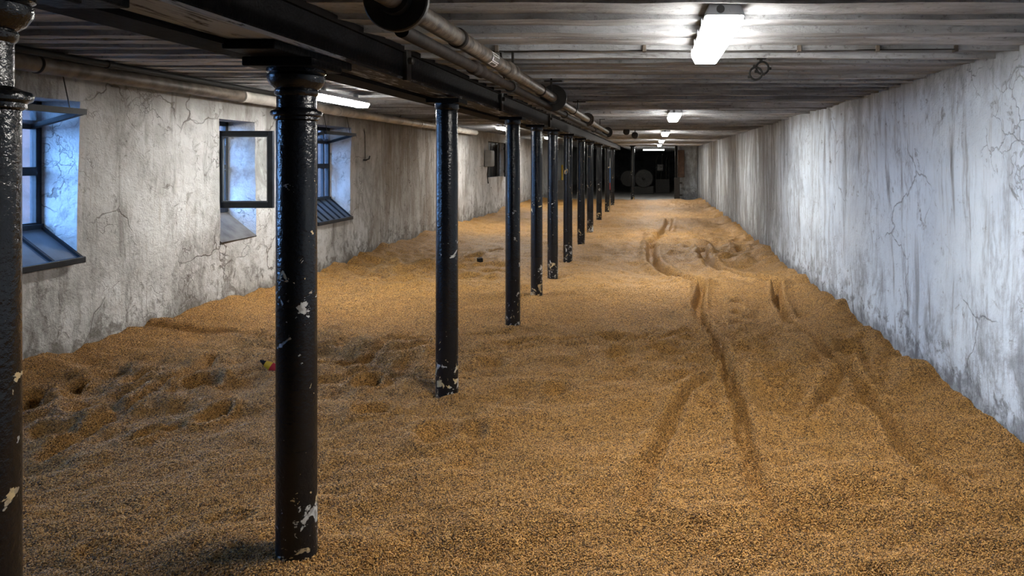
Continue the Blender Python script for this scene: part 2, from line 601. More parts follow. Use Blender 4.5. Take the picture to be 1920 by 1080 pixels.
# openings in the left wall: y0, y1, z bottom at the face, z top
WIN = {
    'a': (1.95, 3.05, 0.76, 2.07),
    'b': (4.45, 5.54, 0.78, 2.07),
    'c': (7.33, 7.98, 0.71, 2.04),
    'd': (9.42, 10.50, 0.70, 2.09),
    'e': (19.3, 21.4, 1.10, 2.13),
}
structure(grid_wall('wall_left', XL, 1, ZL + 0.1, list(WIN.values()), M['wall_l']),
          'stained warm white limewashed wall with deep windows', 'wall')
structure(grid_wall('wall_right', XR, 2, ZR + 0.06, [], M['wall_r']),
          'bare bluish white limewashed wall with streaks and cracks', 'wall')
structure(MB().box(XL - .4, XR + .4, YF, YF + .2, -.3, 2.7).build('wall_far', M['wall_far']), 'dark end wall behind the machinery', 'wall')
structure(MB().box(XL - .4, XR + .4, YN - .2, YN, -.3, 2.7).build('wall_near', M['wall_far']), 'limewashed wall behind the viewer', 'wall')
structure(MB().box(1.08, XR + .1, 30.0, 30.25, -.3, 2.4).build('wall_cross', M['wall_r']), 'short grey cross wall at the far end of the grain', 'wall')

structure(MB().box(-13, -7.0, 8.0, 45, -.7, 4.2).build('wall_view_block', M['yard']), 'added dark block outside that dims the view through the panes', 'wall')  # added building wing, placed to darken pane views while the sky lights the room
structure(MB().box(-40, XL - .36, -30, 45, -.75, -.6).build('floor_yard', M['yard']), 'unseen dark ground outside the windows, blocking the sky from below', 'ground')  # ground carried far out to block sky from below the horizon

# ------------------------------------------------------------------ ceiling: lapped boards across the room
ceil = MB().box(-1.50, XR + .4, YN, YF, ZR + 0.05, ZR + 0.25)
ceil.box(XL - .5, -1.50, YN, YF, ZL + 0.05, ZL + 0.2)
ceil = ceil.build('ceiling', M['board'])
structure(ceil, 'low whitewashed ceiling of boards running across the room', 'ceiling')
PITCH = 0.262


def board_mesh(length, seed, sag):
    """a board along X, near edge hanging lower than the far edge"""
    rs = random.Random(seed)
    n = 16
    vs, fs = [], []
    for i in range(n + 1):
        x = length * i / n
        j1, j2, j3 = (rs.uniform(-.004, .004) for _ in range(3))
        vs += [(x, 0.004 + j1, 0.05), (x, 0.002 + j1, -sag + j3), (x, PITCH * .5, -sag * .55 + j2), (x, PITCH + 0.006, -sag * 0.1 + j2)]
    for i in range(n):
        for k in range(3):
            a = i * 4 + k
            fs.append((a, a + 1, a + 5, a + 4))
    return vs, fs


bays = [(-1.36, XR + 0.12 + 1.36, ZR), (XL - 0.12, -1.55 - (XL - 0.12), ZL)]
for bx, bl, bz in bays:
    variants = []
    for k in range(6):
        vs, fs = board_mesh(bl, k * 3 + int(bz * 10), [0.026, 0.016, 0.034, 0.022, 0.030, 0.013][k])
        variants.append(MB().add(vs, fs).mesh('board', M['board']))
    rest = MB()
    y = YN
    i = 0
    while y < YF:
        k = random.randrange(6)
        if 2.2 < y < 15.5:
            link_mesh('board', variants[k], ceil, (bx, y, bz + random.uniform(-.006, .006)))
        else:
            vs, fs = board_mesh(bl, k, 0.024)
            dz = bz + random.uniform(-.006, .006)
            rest.add([(a + bx, b + y, c + dz) for a, b, c in vs], fs)
        y += PITCH
        i += 1
    r = rest.build('far_boards', M['board'], ceil)
    r['kind'] = 'stuff'

# ------------------------------------------------------------------ grain bed
ys = [0.2]
while ys[-1] < 29.4:
    ys.append(ys[-1] + max(0.014, 0.0046 * ys[-1]))
ys = np.array(ys)
xs = np.linspace(XL - 0.06, XR + 0.06, 560)
GX, GY = np.meshgrid(xs, ys, indexing='ij')
H = (vnoise(GX * 1.1, GY * 1.1, 1) * 0.07 + vnoise(GX * 2.4, GY * 3.4, 2) * 0.055
     + vnoise(GX * 5.5, GY * 8, 3) * 0.036 + vnoise(GX * 13, GY * 17, 4) * 0.018
     + vnoise(GX * 32, GY * 34, 6) * 0.008)
# rows left by the turner: low ridges across the room
H += 0.018 * np.sin(GY * 2 * math.pi / 0.95 + vnoise(GX * 0.8, GY * 0.4, 8) * 7) * np.clip(0.5 + 1.6 * vnoise(GX * 0.5, GY * 0.5, 9), 0.1, 1)
# heaped edges against the walls
dr = XR - GX
H += np.exp(-(dr / 0.26) ** 2) * (0.075 + 0.16 * np.maximum(0, vnoise(GY * 2.3, GX * 1.2, 11)) + 0.03 * vnoise(GY * 7, GX * 3, 12))
dl = GX - XL
H += np.exp(-(dl / 0.45) ** 2) * (0.10 + 0.10 * vnoise(GY * 1.7, GX * 0.8, 13) + 0.04 * vnoise(GY * 5, GX * 2, 14))
H += np.exp(-(dr / 0.10) ** 2) * -0.03 * (0.5 + vnoise(GY * 9, GX, 15))


for px_, py_, sx_, sy_, amp in ((1430, 690, .9, 1.3, .075), (1240, 648, .7, .8, .07), (700, 690, 1.1, .9, .07), (200, 745, .9, .9, .07), (760, 505, 1.5, 1.8, .10),
                                (1300, 465, 1.4, 2.0, .10), (640, 650, 1.0, .8, .06), (1590, 670, .5, .8, .06), (1620, 950, .5, .4, .04)):
    X_, Y_ = gx(px_, py_)
    m_ = np.exp(-((GX - X_) / sx_) ** 2 - ((GY - Y_) / sy_) ** 2)
    tr_ = vnoise(GX * 4.2, GY * 5.0, 61) + 0.7 * vnoise(GX * 9, GY * 10.5, 62)
    H += m_ * amp * np.sign(tr_) * np.abs(tr_) ** 0.8


def seg_dist(ax, ay, bx, by):
    dx, dy = bx - ax, by - ay
    L2 = dx * dx + dy * dy + 1e-9
    t = np.clip(((GX - ax) * dx + (GY - ay) * dy) / L2, 0, 1)
    return np.hypot(GX - ax - t * dx, GY - ay - t * dy)


def rut(pts, wid, dep, rim=0.30):
    global H
    dep *= 1.6
    P = [gx(*p) for p in pts]
    # round the corners of the polyline
    for _ in range(2):
        Q = [P[0]]
        for a, b_ in zip(P, P[1:]):
            Q += [(a[0] * .75 + b_[0] * .25, a[1] * .75 + b_[1] * .25), (a[0] * .25 + b_[0] * .75, a[1] * .25 + b_[1] * .75)]
        P = Q + [P[-1]]
    D = np.full(GX.shape, 9.0)
    for a, b_ in zip(P, P[1:]):
        D = np.minimum(D, seg_dist(*a, *b_))
    D = D + vnoise(GX * 7, GY * 7, 20) * wid * 0.5
    D = np.maximum(D, 0)
    mod = (1 + 0.5 * vnoise(GX * 2.2, GY * 2.2, 21)) * np.clip((GY - 2.75) / 1.1, 0.12, 1)
    H += (-np.exp(-(D / (wid * 1.05)) ** 4) * dep + np.exp(-((D - wid * 2.0) / (wid * 0.8)) ** 2) * dep * rim) * mod


rut([(1318, 536), (1303, 578), (1335, 622), (1356, 680), (1382, 745), (1394, 800), (1408, 870), (1440, 960), (1500, 1060)], 0.043, 0.078)
rut([(1455, 536), (1463, 582), (1530, 640), (1590, 695), (1640, 760), (1690, 830), (1760, 910), (1850, 1000)], 0.046, 0.085)
rut([(1346, 688), (1290, 740), (1250, 800), (1218, 870), (1200, 940)], 0.045, 0.055)
rut([(1578, 704), (1545, 752), (1505, 790)], 0.05, 0.04)
rut([(1222, 455), (1219, 492), (1262, 515), (1318, 536)], 0.07, 0.08)
rut([(1316, 462), (1325, 495), (1390, 518), (1455, 536)], 0.07, 0.08)
rut([(1255, 412), (1250, 430), (1222, 455)], 0.08, 0.05)
rut([(600, 692), (700, 674), (820, 666), (900, 655), (1040, 641), (1190, 631)], 0.04, 0.045)
rut([(600, 655), (700, 640), (860, 628), (960, 622)], 0.04, 0.03)
rut([(690, 712), (760, 700), (850, 690)], 0.04, 0.025)
rut([(95, 848), (200, 790), (290, 742), (392, 692), (402, 668)], 0.05, 0.05)
rut([(240, 820), (330, 798)], 0.045, 0.03)
rut([(160, 640), (300, 630), (480, 630), (520, 640)], 0.07, 0.03)
rut([(1200, 640), (1260, 626), (1330, 618)], 0.05, 0.05)
rut([(1590, 690), (1640, 668), (1615, 640)], 0.05, 0.035)


def print_hole(px, py, wx=0.075, wy=0.13, dep=0.05, rot=0.0):
    global H
    dep *= 1.8 if py < 860 else 0.8
    X, Y = gx(px, py)
    c, s_ = math.cos(rot), math.sin(rot)
    u = (GX - X) * c + (GY - Y) * s_
    v = -(GX - X) * s_ + (GY - Y) * c
    d = np.sqrt((u / wx) ** 2 + (v / wy) ** 2)
    d = np.maximum(0, d + vnoise(GX * 11, GY * 11, 31) * 0.45)
    H += -np.exp(-d ** 5) * dep + np.exp(-((d - 1.45) / 0.38) ** 2) * dep * 0.30


for a in [(1385, 582), (1380, 562), (1384, 602), (1478, 686), (1452, 716), (1162, 668, .10, .12, .055), (1255, 656, .15, .13, .05),
          (1150, 636, .12, .1, .035), (690, 718, .08, .12, .06), (700, 772, .1, .1, .05), (270, 718, .07, .12, .06), (375, 729, .10, .11, .065),
          (402, 776, .06, .12, .045), (205, 714, .09, .14, .05), (150, 733, .06, .1, .045), (120, 750, .06, .1, .045), (52, 768, .1, .14, .06),
          (52, 782, .1, .1, .05), (265, 817, .06, .1, .045), (1050, 735, .09, .12, .035), (820, 820, .11, .12, .03), (890, 815, .07, .1, .028),
          (880, 872, .1, .08, .026), (1330, 770, .09, .1, .03), (1490, 775, .1, .12, .03), (180, 770, .14, .12, .045), (100, 810, .12, .1, .04),
          (60, 880, .14, .12, .04), (190, 1030, .09, .06, .03), (430, 975, .1, .06, .03), (1620, 930, .12, .09, .035), (1640, 975, .08, .05, .03),
          (1385, 640, .09, .1, .03), (1430, 632, .1, .1, .03), (1600, 655, .12, .12, .04), (1560, 740, .09, .09, .03), (920, 685, .1, .1, .022),
          (660, 650, .1, .14, .03), (740, 655, .09, .12, .03), (500, 640, .08, .12, .05), (1370, 1040, .06, .04, .025), (1310, 990, .08, .05, .02),
          (640, 490, .14, .2, .05), (760, 510, .14, .2, .05), (700, 520, .12, .2, .05), (890, 480, .12, .25, .05), (930, 470, .12, .25, .05),
          (1390, 470, .12, .2, .05), (1270, 470, .12, .2, .05), (1230, 440, .14, .2, .05), (1480, 760, .2, .1, .02)]:
    print_hole(*a)
# level where the columns stand
for cx_, cy_ in ((-1.43, 1.47), (-1.43, 2.765), (-1.396, 4.69), (-1.345, 6.66), (-1.36, 8.13), (-1.35, 9.38)):
    i_, j_ = np.searchsorted(xs, cx_), np.searchsorted(ys, cy_)
    H -= (H[i_, j_] - (0.028 if cy_ < 3 else 0.0)) * np.exp(-((GX - cx_) ** 2 + (GY - cy_) ** 2) / 0.45 ** 2)
# the bed thins out at its far end
endf = np.clip((29.2 + 0.5 * vnoise(GX * 2, GX * 0, 40) - GY) / 1.3, 0, 1)
endf = endf * endf * (3 - 2 * endf)
ZG = np.maximum((H + 0.22) * endf - 0.225, -0.21 - 0.02 * (endf < 0.05))
nx, ny = ZG.shape


def ground(x, y):
    i = int(np.clip(np.searchsorted(xs, x), 0, nx - 1)); j = int(np.clip(np.searchsorted(ys, y), 0, ny - 1))
    return float(ZG[i, j])


def column_collar(x, y, r):
    """grain pushed up slightly round a column"""
    global ZG
    d = np.hypot(GX - x, GY - y)
    ZG += np.exp(-((d - r) / 0.06) ** 2) * 0.008


me = bpy.data.meshes.new('malt_grain_bed')
nv = nx * ny
idx = np.arange(nv).reshape(nx, ny)
quads = np.stack([idx[:-1, :-1], idx[1:, :-1], idx[1:, 1:], idx[:-1, 1:]], -1).reshape(-1, 4)
me.vertices.add(nv)
me.vertices.foreach_set('co', np.stack([GX, GY, ZG], -1).reshape(-1).astype(np.float32))
me.loops.add(quads.size)
me.loops.foreach_set('vertex_index', quads.reshape(-1).astype(np.int32))
me.polygons.add(len(quads))
me.polygons.foreach_set('loop_start', np.arange(0, quads.size, 4, dtype=np.int32))
me.polygons.foreach_set('loop_total', np.full(len(quads), 4, dtype=np.int32))
me.update(calc_edges=True)
me.shade_smooth()
me.materials.append(M['grain'])
dens = np.clip((9.0 - GY) / 5.0, 0, 1) * 23000
dens[(GX < -1.02 * GY - 0.35) | (GX > 0.62 * GY + 0.5) | (GY < 2.0)] = 0
at = me.attributes.new('kernel_density', 'FLOAT', 'POINT')
at.data.foreach_set('value', dens.reshape(-1).astype(np.float32))
grain = bpy.data.objects.new('malt_grain_bed', me)
COL.objects.link(grain)
tag(grain, 'golden brown malting barley spread over the whole floor, rutted and footprinted', 'grain', kind='stuff')

ng = bpy.data.node_groups.new('loose_kernels', 'GeometryNodeTree')
ng.interface.new_socket('Geometry', in_out='INPUT', socket_type='NodeSocketGeometry')
ng.interface.new_socket('Geometry', in_out='OUTPUT', socket_type='NodeSocketGeometry')
gn = ng.nodes
gi, go = gn.new('NodeGroupInput'), gn.new('NodeGroupOutput')
na = gn.new('GeometryNodeInputNamedAttribute'); na.data_type = 'FLOAT'; na.inputs[0].default_value = 'kernel_density'
dp = gn.new('GeometryNodeDistributePointsOnFaces')
ico = gn.new('GeometryNodeMeshIcoSphere'); ico.inputs['Radius'].default_value = 0.0052; ico.inputs['Subdivisions'].default_value = 1
tf = gn.new('GeometryNodeTransform'); tf.inputs['Scale'].default_value = (1.0, 0.48, 0.42); tf.inputs['Translation'].default_value = (0, 0, 0.0045)
sm = gn.new('GeometryNodeSetMaterial'); sm.inputs['Material'].default_value = M['kernel']
ss = gn.new('GeometryNodeSetShadeSmooth')
ip = gn.new('GeometryNodeInstanceOnPoints')
rv = gn.new('FunctionNodeRandomValue'); rv.data_type = 'FLOAT_VECTOR'
rv.inputs[0].default_value = (-0.5, -0.9, 0); rv.inputs[1].default_value = (0.5, 0.9, 6.283)
jn = gn.new('GeometryNodeJoinGeometry')
L = ng.links.new
L(gi.outputs[0], dp.inputs['Mesh']); L(na.outputs[0], dp.inputs['Density'])
L(ico.outputs['Mesh'], tf.inputs['Geometry']); L(tf.outputs[0], ss.inputs[0]); L(ss.outputs[0], sm.inputs['Geometry'])
L(dp.outputs['Points'], ip.inputs['Points']); L(sm.outputs[0], ip.inputs['Instance']); L(rv.outputs[0], ip.inputs['Rotation'])
L(gi.outputs[0], jn.inputs[0]); L(ip.outputs[0], jn.inputs[0]); L(jn.outputs[0], go.inputs[0])
md = grain.modifiers.new('loose_kernels', 'NODES'); md.node_group = ng

# ------------------------------------------------------------------ windows in the left wall
XI = XL - DEPTH


def reveal(parent, y0, y1, zb, zt, zi, mat):
    m = MB()
    K = 9

    def edge(ya, za, yb, zb_, zia, zib, both=True):
        g = []
        for i in range(K + 1):
            t = i / K
            y = ya + (yb - ya) * t; z = za + (zb_ - za) * t; zi_ = zia + (zib - zia) * t
            xf = XL + float(wall_off(y, z, 1))
            row = []
            for j in range(7):
                s_ = j / 6
                wob = math.sin(math.pi * s_)
                row.append((xf + (XI - 0.04 - xf) * s_, y + wob * float(vnoise(z * 4, s_ * 3, 50)) * .02, z + (zi_ - z) * s_ + wob * float(vnoise(y * 4, s_ * 3, 51)) * .012))
            g.append(row)
        vs = [p for row in g for p in row]
        fs = [(i * 7 + j, i * 7 + j + 1, (i + 1) * 7 + j + 1, (i + 1) * 7 + j) for i in range(K) for j in range(6)]
        m.add(vs, fs)
    edge(y1, zb, y1, zt, zi, zt)
    edge(y0, zb, y0, zt, zi, zt)
    edge(y0, zt, y1, zt, zt, zt)
    edge(y0, zb, y1, zb, zi, zi)
    return m.build('reveal', mat, parent, smooth=True)


def pane_grid(par, y0, y1, z0, z1, mull, trans):
    """frame, mullions, transoms and separate panes in the plane X = XI"""
    fw = 0.05
    m = MB()
    m.box(XI - .035, XI + .02, y0, y0 + fw, z0, z1); m.box(XI - .035, XI + .02, y1 - fw, y1, z0, z1)
    m.box(XI - .035, XI + .02, y0 + fw, y1 - fw, z0, z0 + fw); m.box(XI - .035, XI + .02, y0 + fw, y1 - fw, z1 - fw, z1)
    m.build('window_frame', M['frame'], par, bevel=.004)
    yb = [y0 + fw] + mull + [y1 - fw]
    zb = [z0 + fw] + trans + [z1 - fw]
    for y in mull:
        MB().box(XI - .03, XI + .012, y - .016, y + .016, z0 + fw, z1 - fw).build('mullion', M['frame'], par)
    for z in trans:
        MB().box(XI - .032, XI + .03, y0 + fw, y1 - fw, z - .034, z + .034).build('transom', M['frame'], par)
    for a, b_ in zip(yb, yb[1:]):
        for c, d in zip(zb, zb[1:]):
            MB().box(XI - .012, XI - .006, a, b_, c, d).build('pane', M['pane'], par)


def portal(y0, y1, z0, z1):
    l = bpy.data.lights.new('daylight_portal', 'AREA')
    l.shape = 'RECTANGLE'; l.size = y1 - y0; l.size_y = z1 - z0
    l.cycles.is_portal = True
    o = bpy.data.objects.new('daylight_portal', l)
    o.location = (XI - 0.06, (y0 + y1) / 2, (z0 + z1) / 2)
    o.rotation_euler = (math.radians(90), 0, math.radians(-90))
    COL.objects.link(o)


def hopper(par, y0, y1, z0=1.86, reach=0.42, rise=0.12):
    """top light tipped into the room, hung on two chains"""
    h = empty('top_light', (0, 0, 0)); h.parent = par
    p = lambda t, y: (XI + 0.02 + reach * t, y, z0 + rise * t)
    m = MB()
    m.bar(p(0, y0), p(0, y1), .04, .035); m.bar(p(1, y0), p(1, y1), .05, .045)
    m.bar(p(0, y0), p(1, y0), .045, .035); m.bar(p(0, y1), p(1, y1), .045, .035)
    m.build('top_light_frame', M['frame'], h)
    a, b_, c, d = p(0.04, y0), p(0.04, y1), p(0.96, y1), p(0.96, y0)
    g = MB(); up = Vector((0, 0, .006))
    vs = [Vector(q) for q in (a, b_, c, d)]
    g.add(vs + [v + up for v in vs], [(0, 1, 2, 3), (7, 6, 5, 4), (0, 4, 5, 1), (1, 5, 6, 2), (2, 6, 7, 3), (3, 7, 4, 0)])
    g.build('top_light_pane', M['pane_clear'], h)
    for y in (y0 + .12, y1 - .1):
        q = p(0.95, y)
        MB().bar(q, (XL + 0.03, y, 2.26), .006, .006).build('chain', M['dark_iron'], h)


def glazed_sill(par, y0, y1, zf, zi, bars):
    """sloping sill flap: slate panels in a black frame with raised bars"""
    s0 = Vector((XI + 0.02, 0, zi + .008)); s1 = Vector((XL + 0.025, 0, zf + .02))
    P = lambda t, y, u=0: Vector((s0.x + (s1.x - s0.x) * t, y, s0.z + (s1.z - s0.z) * t + u))
    ks = [y0 + .012] + bars + [y1 - .012]
    for a, b_ in zip(ks, ks[1:]):
        m = MB()
        vs = [P(0, a), P(0, b_), P(1, b_), P(1, a)]
        dn = Vector((0, 0, -.02))
        m.add(vs + [v + dn for v in vs], [(0, 1, 2, 3), (7, 6, 5, 4), (0, 4, 5, 1), (1, 5, 6, 2), (2, 6, 7, 3), (3, 7, 4, 0)])
        m.build('sill_panel', M['sillpanel'], par)
    for y in ks:
        MB().bar(P(0, y, .004), P(1, y, .004), .024, .03).build('sill_bar', M['frame'], par)
    MB().bar(P(1, y0), P(1, y1), .045, .05).build('sill_nosing', M['frame'], par, bevel=.006)
    MB().bar(P(0, y0, .01), P(0, y1, .01), .04, .04).build('sill_rail', M['frame'], par)


def window(key, name, label, zi, mull, sill, bars=None, top=True):
    y0, y1, zb, zt = WIN[key]
    par = empty(name, (0, 0, 0))
    structure(par, label, 'window')
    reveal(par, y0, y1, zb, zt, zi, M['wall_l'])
    pane_grid(par, y0, y1, zi, zt, mull, [1.51, 1.88])
    if sill == 'glazed':
        glazed_sill(par, y0, y1, zb, zi, bars)
    else:
        m = MB()
        m.add([(XI, y0, zi + .004), (XI, y1, zi + .004), (XL + .02, y1, zb + .012), (XL + .02, y0, zb + .012),
               (XI, y0, zi - .05), (XI, y1, zi - .05), (XL - .03, y1, zb - .05), (XL - .03, y0, zb - .05)],
              [(0, 1, 2, 3), (7, 6, 5, 4), (0, 4, 5, 1), (1, 5, 6, 2), (2, 6, 7, 3), (3, 7, 4, 0)])
        m.build('sill_slope', M['sillplain'], par)
    if top:
        hopper(par, y0 + .03, y1 - .10)
    portal(y0, y1, zi, zt)
    return par


window('a', 'window_1', 'window on the near left, out of the picture', 1.03, [2.5], 'glazed', [2.2, 2.45, 2.7], True)
window('b', 'window_2', 'leftmost window with blue daylit reveal beside the nearest column', 1.05, [4.95, 5.36], 'glazed', [4.72, 5.0, 5.27], True)
wc = window('c', 'window_3', 'window with its casement swung open into the room', 1.00, [7.66], 'plain', None, False)
window('d', 'window_4', 'window just right of the moulded column, with slatted sloping sill', 1.005, [9.75, 10.12, 10.32], 'glazed', [9.6, 9.78, 9.96, 10.14, 10.32], True)

# casement of window 3, opened square to the wall
cs = empty('open_casement', (0, 0, 0)); cs.parent = wc
yc, xa, xb, za, zb_ = 7.36, -4.66, -4.055, 1.085, 1.912
cf = MB()
cf.box(xa, xa + .055, yc, yc + .04, za, zb_); cf.box(xb - .055, xb, yc, yc + .04, za, zb_)
cf.box(xa + .055, xb - .055, yc, yc + .04, za, za + .065); cf.box(xa + .055, xb - .055, yc, yc + .04, zb_ - .055, zb_)
cf.build('casement_frame', M['frame'], cs, bevel=.005)
bd = MB()
for q in ((xa + .055, xa + .067, za + .065, zb_ - .055), (xb - .067, xb - .055, za + .065, zb_ - .055)):
    bd.box(q[0], q[1], yc + .006, yc + .034, q[2], q[3])
bd.box(xa + .067, xb - .067, yc + .006, yc + .034, za + .065, za + .077); bd.box(xa + .067, xb - .067, yc + .006, yc + .034, zb_ - .067, zb_ - .055)
bd.build('glazing_bead', M['sillpanel'], cs)
MB().box(xa + .06, xb - .06, yc + .018, yc + .023, za + .07, zb_ - .06).build('casement_pane', M['pane_clear'], cs)

# dark opening with shutter further down the left wall
we = empty('window_5', (0, 0, 0)); structure(we, 'dark wall opening with a shutter further down', 'window')
y0, y1, zb, zt = WIN['e']
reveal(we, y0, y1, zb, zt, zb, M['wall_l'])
for k in range(7):
    a = y0 + (y1 - y0) * k / 7; b_ = y0 + (y1 - y0) * (k + 1) / 7
    MB().box(XL - .16, XL - .13 + .01 * (k % 2), a + .008, b_ - .008, zb, zt).build('opening_backing', M['black'], we)  # black backing stands for the unlit depth of the opening

# ------------------------------------------------------------------ beam over the column row
bm_ = empty('main_beam', (-1.43, YN, 2.04))
tag(bm_, 'long glossy black beam carried on the row of iron columns', 'beam')


def child(mb, name, mat, par, smooth=False, bevel=0):
    """build in world space, parent under an Empty that has an offset"""
    ob = mb.build(name, mat, par, smooth, bevel)
    ob.matrix_parent_inverse = Matrix.Translation(par.location).inverted()
    return ob


child(MB().box(-1.53, -1.345, YN, 29.5, 2.052, ZR + .04), 'beam_web', M['beam'], bm_, bevel=.006)
child(MB().box(-1.53, -1.347, YN, 29.5, 2.036, 2.051), 'soffit_board', M['soffit'], bm_)
child(MB().bar((-1.336, YN, 2.195), (-1.336, 29.5, 2.195), .02, .03), 'edge_batten', M['beam_dull'], bm_)
b2 = empty('side_beam', (-1.61, YN, 2.03))
tag(b2, 'dull black second beam running tight along the left of the main beam', 'beam')
child(MB().box(-1.68, -1.535, YN, 29.5, 2.03, ZL + .03), 'beam_web', M['beam_dull'], b2, bevel=.006)
child(MB().box(-1.69, -1.532, YN, 29.5, 2.016, 2.029), 'bottom_plate', M['beam_dull'], b2)

# stirrup straps on the beam
for k, y in enumerate((3.75, 6.1, 9.0)):
    s = empty('beam_strap', (-1.34, y, 2.03))
    tag(s, ['black iron strap hung on the beam between the first two columns in full view',
            'black iron strap on the beam between the second and third full columns',
            'small black iron strap on the beam between the fourth and fifth columns'][k], 'strap', 'iron straps on the beam')
    child(MB().box(-1.345, -1.322, y - .035, y + .035, 2.03, ZR), 'strap_plate', M['dark_iron'], s, bevel=.003)
    child(MB().lathe([(.02, 0), (.02, .02), (.012, .026)], (-1.322, y, 2.14), 'x', 10), 'bolt', M['dark_iron'], s, True)

# ------------------------------------------------------------------ columns
R = 0.073


def moulded_column(x, y, label, zc, neck):
    g = ground(x, y)
    t = empty('iron_column', (x, y, 0))
    tag(t, label, 'column', 'black iron columns under the beam')
    nseg = 40
    m = MB().lathe([(R + .003, g - .1)] + [(R + .003 - .002 * k / 8, g - .08 + (zc - g + .06) * k / 8) for k in range(9)], n=nseg)
    m.build('shaft', M['column'], t, True)
    MB().lathe([(R + .002, zc - .022), (R + .010, zc - .016), (R + .010, zc - .006), (R + .020, zc), (R + .022, zc + .010),
                (R + .018, zc + .018), (R + .006, zc + .022), (neck, zc + .030)], n=nseg).build('collar', M['column'], t, True)
    MB().lathe([(neck, zc + .02), (neck, 1.865)], n=nseg).build('neck', M['column'], t, True)
    MB().lathe([(neck, 1.855), (neck + .006, 1.862), (neck + .008, 1.875), (neck + .004, 1.882), (neck + .020, 1.895), (neck + .032, 1.915),
                (neck + .034, 1.935), (neck + .028, 1.943), (neck + .036, 1.948), (neck + .036, 1.965)], n=nseg).build('capital', M['column'], t, True)
    MB().box(-.145, .125, -.13, .13, 1.962, 1.998).build('cap_plate', M['beam'], t, bevel=.006)
    MB().box(-.115, .075, -.30, .34, 1.999, 2.034).build('packing_block', M['beam'], t, bevel=.005)
    return t


moulded_column(-1.450, 1.475, 'nearest black iron column, cut by the left edge of the picture', 1.73, R - .011)
moulded_column(-1.427, 2.765, 'tall black iron column with moulded capital and ring, standing foremost in full view', 1.778, R - .001)

plain = [(-1.396, 4.69, .073), (-1.345, 6.66, .070), (-1.36, 8.13, .068), (-1.35, 9.38, .070), (-1.335, 10.95, .071), (-1.345, 13.1, .071),
         (-1.38, 15.4, .072), (-1.40, 18.3, .072), (-1.385, 21.4, .072), (-1.38, 24.2, .072)]
plabel = ['plain black column with chipped foot, directly behind the moulded one',
          'plain black column, second behind the moulded one, with a cream paint chip halfway',
          'plain black column, third behind the moulded one',
          'plain black column, fourth behind the moulded one, with chipped greyish foot',
          'plain black column, fifth behind the moulded one',
          'plain black column, sixth behind the moulded one',
          'plain black column, seventh behind the moulded one',
          'plain black column, eighth behind the moulded one',
          'plain black column far back, ninth behind the moulded one',
          'plain black column far back, last of the row under the beam']
for (x, y, r), lb in zip(plain, plabel):
    g = ground(x, y)
    t = empty('iron_column', (x, y, 0)); tag(t, lb, 'column', 'black iron columns under the beam')
    MB().lathe([(r + .002, g - .1)] + [(r + .002 - .003 * k / 6, g + (1.985 - g) * k / 6) for k in range(7)], n=28).build('shaft', M['column'], t, True)
    MB().lathe([(r - .001, 1.94), (r + .006, 1.95), (r + .006, 1.985)], n=28).build('collar', M['column'], t, True)
    MB().box(-.11, .11, -.11, .11, 1.984, 2.014).build('cap_plate', M['beam'], t, bevel=.004)
# a column standing apart where the grain ends
x, y = -0.80, 28.9
t = empty('iron_column', (x, y, 0)); tag(t, 'lone thin black column standing where the grain ends', 'column', 'black iron columns under the beam')
MB().lathe([(.085, -.22), (.082, ZR - .06)], n=20).build('shaft', M['column'], t, True)
MB().box(-.12, .12, -.12, .12, ZR - .06, ZR - .02).build('cap_plate', M['beam'], t)

# ------------------------------------------------------------------ pipes under the right bay ceiling
PX, PZ = -0.772, 2.085
pp = empty('ceiling_pipe', (PX, 0, PZ)); tag(pp, 'brown steel pipe with flanges hanging beside the black beam', 'pipe')
pr = .035
for a, b_ in ((0.2, 2.08), (2.10, 3.66), (3.79, 5.38), (5.42, 8.25), (8.28, 12.0)):
    child(MB().lathe([(pr, a), (pr, (a + b_) / 2), (pr, b_)], (PX, 0, PZ), 'y', 24), 'pipe_length', M['rust_pipe'], pp, True)


def flange(y, r, th=.022, bolts=0, mat='dark_iron'):
    c = child(MB().lathe([(pr, y - .03), (pr + .014, y - .03), (pr + .016, y - .001), (r - .004, y - .001), (r, y + .003), (r, y + th - .003), (r - .004, y + th),
                          (pr + .012, y + th), (pr + .01, y + th + .03), (pr, y + th + .03)], (PX, 0, PZ), 'y', 36), 'flange', M[mat], pp, True)
    for k in range(bolts):
        a = 2 * math.pi * k / bolts
        bb = MB().lathe([(.009, y - .014), (.009, y)], (PX + (r - .018) * math.cos(a), 0, PZ + (r - .018) * math.sin(a)), 'y', 6)
        o = bb.build('flange_bolt', M['rust_pipe'], c)
        o.matrix_parent_inverse = (c.matrix_parent_inverse.inverted() if False else Matrix.Identity(4))


flange(2.07, .098); flange(5.39, .105); flange(8.255, .082, .03, 8, 'rust_pipe'); flange(12.0, .09)
child(MB().lathe([(pr + .001, 3.62), (pr + .010, 3.64), (pr + .010, 3.70), (pr + .006, 3.71), (pr + .006, 3.74), (pr + .010, 3.75), (pr + .010, 3.81), (pr + .001, 3.83)],
                 (PX, 0, PZ), 'y', 28), 'coupling', M['rust_pipe'], pp, True)
for yb in (2.72, 4.75, 6.7):
    child(MB().lathe([(pr + .001, yb), (pr + .006, yb + .006), (pr + .006, yb + .03), (pr + .001, yb + .036)], (PX, 0, PZ), 'y', 28), 'clamp_band', M['dark_pipe'], pp, True)
for yh in (3.72, 5.15, 7.0, 10):
    child(MB().bar((PX + .02, yh, PZ + pr - .005), (PX + .02, yh, ZR + .02), .012, .012), 'hanger_rod', M['dark_iron'], pp)
    child(MB().box(PX - .03, PX + .10, yh - .02, yh + .02, ZR - .035, ZR - .025), 'hanger_plate', M['dark_iron'], pp)
# stencilled white marks round the pipe
mk = MB()


